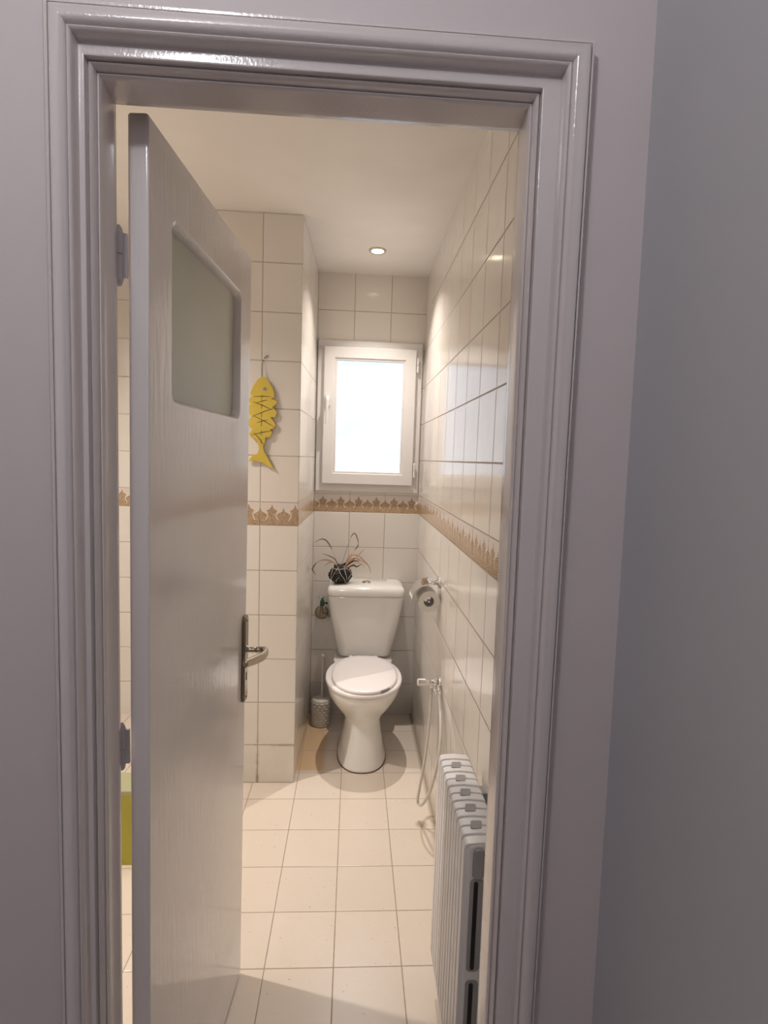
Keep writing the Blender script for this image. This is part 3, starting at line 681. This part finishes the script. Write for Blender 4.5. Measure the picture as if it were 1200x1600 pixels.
H = [(-0.008,-0.995,0.558),(-0.012,-1.02,0.54),(-0.018,-1.09,0.50),(-0.024,-1.14,0.44),(-0.035,-1.16,0.36),(-0.048,-1.11,0.23),(-0.060,-1.02,0.115),(-0.068,-0.96,0.068),(-0.074,-0.95,0.082),(-0.070,-0.96,0.14),(-0.056,-0.96,0.24),(-0.044,-0.96,0.36),(-0.038,-0.955,0.46),(-0.036,-0.95,0.565)]
tube(bm, catmull([Vector(p)-bo for p in H], 7), 0.0058, 10); obj('hose', bm, 'hose', bs, smooth=True)

# ---- radiator
rd = thing('radiator', 'white sectional column radiator mounted on the right wall by the doorway', 'radiator', (-0.08, -1.84, 0.09))
ry0, ry1 = -2.020, -1.663; pitch = (ry1-ry0)/6
rdo = Vector(rd.location)
def section(k):
    yc = ry0 + pitch*(k+0.5); hp = pitch/2
    # side outline in XZ, slightly domed top, swept across Y with a waist
    out = [(-0.122, 0.105), (-0.119, 0.092), (-0.045, 0.092), (-0.040, 0.105), (-0.038, 0.12), (-0.038, 0.668), (-0.041, 0.678), (-0.048, 0.682), (-0.080, 0.685), (-0.112, 0.683), (-0.119, 0.680), (-0.122, 0.672)]
    bm = BM()
    # outer fins: front face strip with central groove, side webs
    def pr(y0, y1, inset, top):
        poly = [(x*(1) + (inset if x < -0.08 else -inset), z - (top if z > 0.5 else -top)) for x, z in out]
        loft(bm, [[Vector((x, y0, z))-rdo for x, z in poly], [Vector((x, y1, z))-rdo for x, z in poly]])
    g = 0.0050
    pr(yc-hp, yc+hp, 0.010, 0.0045)
    pr(yc-hp+g/2, yc-0.0035, 0, 0)
    pr(yc+0.0035, yc+hp-g/2, 0, 0)
    pr(yc-0.0036, yc+0.0036, 0.006, 0.0035)
    return obj('section', bm, 'rad', rd, bevel=0.0016, seg=2)
# real sections are hollow webs: the end ones show slots
for k in range(6): section(k)
for k in range(6):   # dark holes in the top between sections
    pass
for k in range(1, 6):
    y = ry0 + pitch*k; bm = BM()
    poly = rrect(-0.097, -0.072, y-0.0130, y+0.0130, 0.005, 4)
    poly = [(u + (0.002 if v > y else -0.002), v) for u, v in poly]
    loft(bm, [[Vector((u, v, 0.6815))-rdo for u, v in poly], [Vector((u, v, 0.6862))-rdo for u, v in poly]])
    obj('top_opening', bm, 'rad_in', rd)
# near end: recessed channel, pipe boss and dark slots
yE = ry0+0.001
bm = BM(); poly = rrect(-0.104, -0.078, 0.655-0.05, 0.676, 0.011, 6)
loft(bm, [[Vector((u, yE, v))-rdo for u, v in poly], [Vector((u*0.9-0.009, yE-0.010, v if v > 0.65 else v+0.004))-rdo for u, v in poly]]); obj('end_boss', bm, 'rad_in', rd, bevel=0.003)
for z0, z1 in ((0.398, 0.600), (0.13, 0.366)):
    bm = BM(); poly = rrect(-0.1065, -0.078, z0-0.006, z1+0.006, 0.010, 6)
    prism(bm, poly, lambda u, v, d: Vector((u, d, v))-rdo, yE-0.003, yE+0.001); ec = obj('end_channel', bm, 'rad_in', rd, bevel=0.001)
    bm = BM(); poly = rrect(-0.0985, -0.0895, z0, z1, 0.0044, 6)
    prism(bm, poly, lambda u, v, d: Vector((u, d, v))-rdo, yE-0.0042, yE-0.002); obj('end_slot', bm, 'black', rd)
bm = BM(); box(bm, -0.040-rdo.x, 0.0-rdo.x, -1.80-rdo.y, -1.765-rdo.y, 0.60-rdo.z, 0.655-rdo.z); obj('wall_bracket', bm, 'rad_in', rd, bevel=0.004)
bm = BM(); box(bm, -0.042-rdo.x, 0.0-rdo.x, -1.975-rdo.y, -1.945-rdo.y, 0.60-rdo.z, 0.655-rdo.z); obj('wall_bracket', bm, 'rad_in', rd, bevel=0.004)
bm = BM(); tube(bm, catmull([Vector(p)-rdo for p in ((-0.08, -1.66, 0.125), (-0.08, -1.635, 0.125), (-0.075, -1.625, 0.11), (-0.075, -1.625, 0.0))], 4), 0.009, 12); obj('pipe', bm, 'rad', rd, smooth=True)

# ---- wooden fish
fs = thing('hanging_fish_ornament', 'yellow wooden fish skeleton ornament hanging head-up on the tiled pier beside the door', 'wall ornament', (-0.77, -0.7, 1.60))
fo = Vector(fs.location)
FP = [(-0.7704,1.8129),(-0.7489,1.8005),(-0.7271,1.7668),(-0.7187,1.7405),(-0.7185,1.7272),(-0.7318,1.7213),(-0.7075,1.7116),(-0.71,1.6981),(-0.726,1.6868),(-0.7069,1.666),(-0.7147,1.6443),(-0.7335,1.6436),(-0.7115,1.6121),(-0.7167,1.5984),(-0.7355,1.5923),(-0.7246,1.5792),(-0.7351,1.5599),(-0.754,1.5565),(-0.7564,1.5348),(-0.7643,1.5183),(-0.7587,1.4967),(-0.7421,1.4701),(-0.731,1.4486),(-0.7171,1.4244),(-0.7471,1.4399),(-0.7717,1.4527),(-0.7988,1.4573),(-0.8258,1.4537),(-0.8125,1.4759),(-0.7856,1.4904),(-0.7804,1.5123),(-0.786,1.5284),(-0.7943,1.5497),(-0.8159,1.5571),(-0.8241,1.5703),(-0.8082,1.5897),(-0.8271,1.6052),(-0.83,1.6239),(-0.8114,1.6461),(-0.833,1.6613),(-0.8332,1.6827),(-0.8173,1.694),(-0.8281,1.7096),(-0.8255,1.7204),(-0.8122,1.7262),(-0.8204,1.7419),(-0.8073,1.7716),(-0.7889,1.7989)]
bm = BM(); prism(bm, FP, lambda u, v, d: Vector((u, d, v))-fo, -0.709, -0.700); obj('fish_body', bm, 'yellow', fs, bevel=0.0012)
GR = [((-0.8042,1.7265),(-0.7319,1.7293)),((-0.8067,1.7051),(-0.7258,1.6734)),((-0.8114,1.6434),(-0.7125,1.6846)),((-0.8034,1.6464),(-0.7141,1.6012)),((-0.8133,1.5653),(-0.7247,1.5873)),((-0.8027,1.5764),(-0.7562,1.5212)),((-0.7950,1.7000),(-0.745,1.715)),((-0.7905,1.6180),(-0.745,1.632))]
for (a, b_) in GR:
    bm = BM(); A = Vector((a[0], -0.7092, a[1]))-fo; B = Vector((b_[0], -0.7092, b_[1]))-fo
    tube(bm, [A, A.lerp(B, 0.5)+Vector((0, 0, 0.002)), B], [0.0009, 0.0019, 0.0007], 6, True, ((0, 1, 0), 0.3)); obj('carved_groove', bm, 'groove', fs)
for k in range(6):
    z = 1.735-0.037*k; bm = BM(); tube(bm, [Vector((-0.7722, -0.7095, z))-fo, Vector((-0.7722, -0.7095, z-0.020))-fo], 0.0011, 6); obj('spine_stitch', bm, 'string', fs)
bm = BM(); lathe(bm, [(0.008, 0), (0.008, 0.0012), (0.005, 0.0018), (0.005, 0.0008), (0.001, 0.0008)], Vector((-0.7590, -0.7088, 1.7605))-fo, (0, -1, 0), 18); obj('fish_eye', bm, 'rad_in', fs)
bm = BM(); tube(bm, [Vector(p)-fo for p in ((-0.7704, -0.706, 1.810), (-0.7704, -0.704, 1.86), (-0.7690, -0.702, 1.879))], 0.0011, 6); obj('hanging_string', bm, 'string', fs)
bm = BM(); tube(bm, [Vector(p)-fo for p in ((-0.7695, -0.694, 1.878), (-0.7685, -0.706, 1.880))], 0.0022, 8)
tube(bm, [Vector(p)-fo for p in ((-0.766, -0.696, 1.889), (-0.758, -0.698, 1.896), (-0.748, -0.701, 1.900))], 0.0020, 6); obj('nail', bm, 'string', fs)

# ---- yellow storage box seen through the hinge gap
yb = thing('storage_box', 'yellow-green plastic box on the floor seen through the gap beside the door hinges', 'box', (-1.29, -1.145, 0))
bm = BM()
loft(bm, [[Vector((x*s_, y*s_, z)) for x, y in rrect(-0.20, 0.20, -0.055, 0.055, 0.012, 5)] for z, s_ in ((0.0, 0.97), (0.005, 0.98), (0.14, 0.99), (0.272, 1.0))]); obj('box_body', bm, 'lime', yb)
bm = BM()
loft(bm, [[Vector((x*s_, y*s_, z)) for x, y in rrect(-0.204, 0.204, -0.059, 0.059, 0.014, 5)] for z, s_ in ((0.268, 1.0), (0.280, 1.0), (0.283, 0.985))]); obj('box_lid', bm, 'limerim', yb)
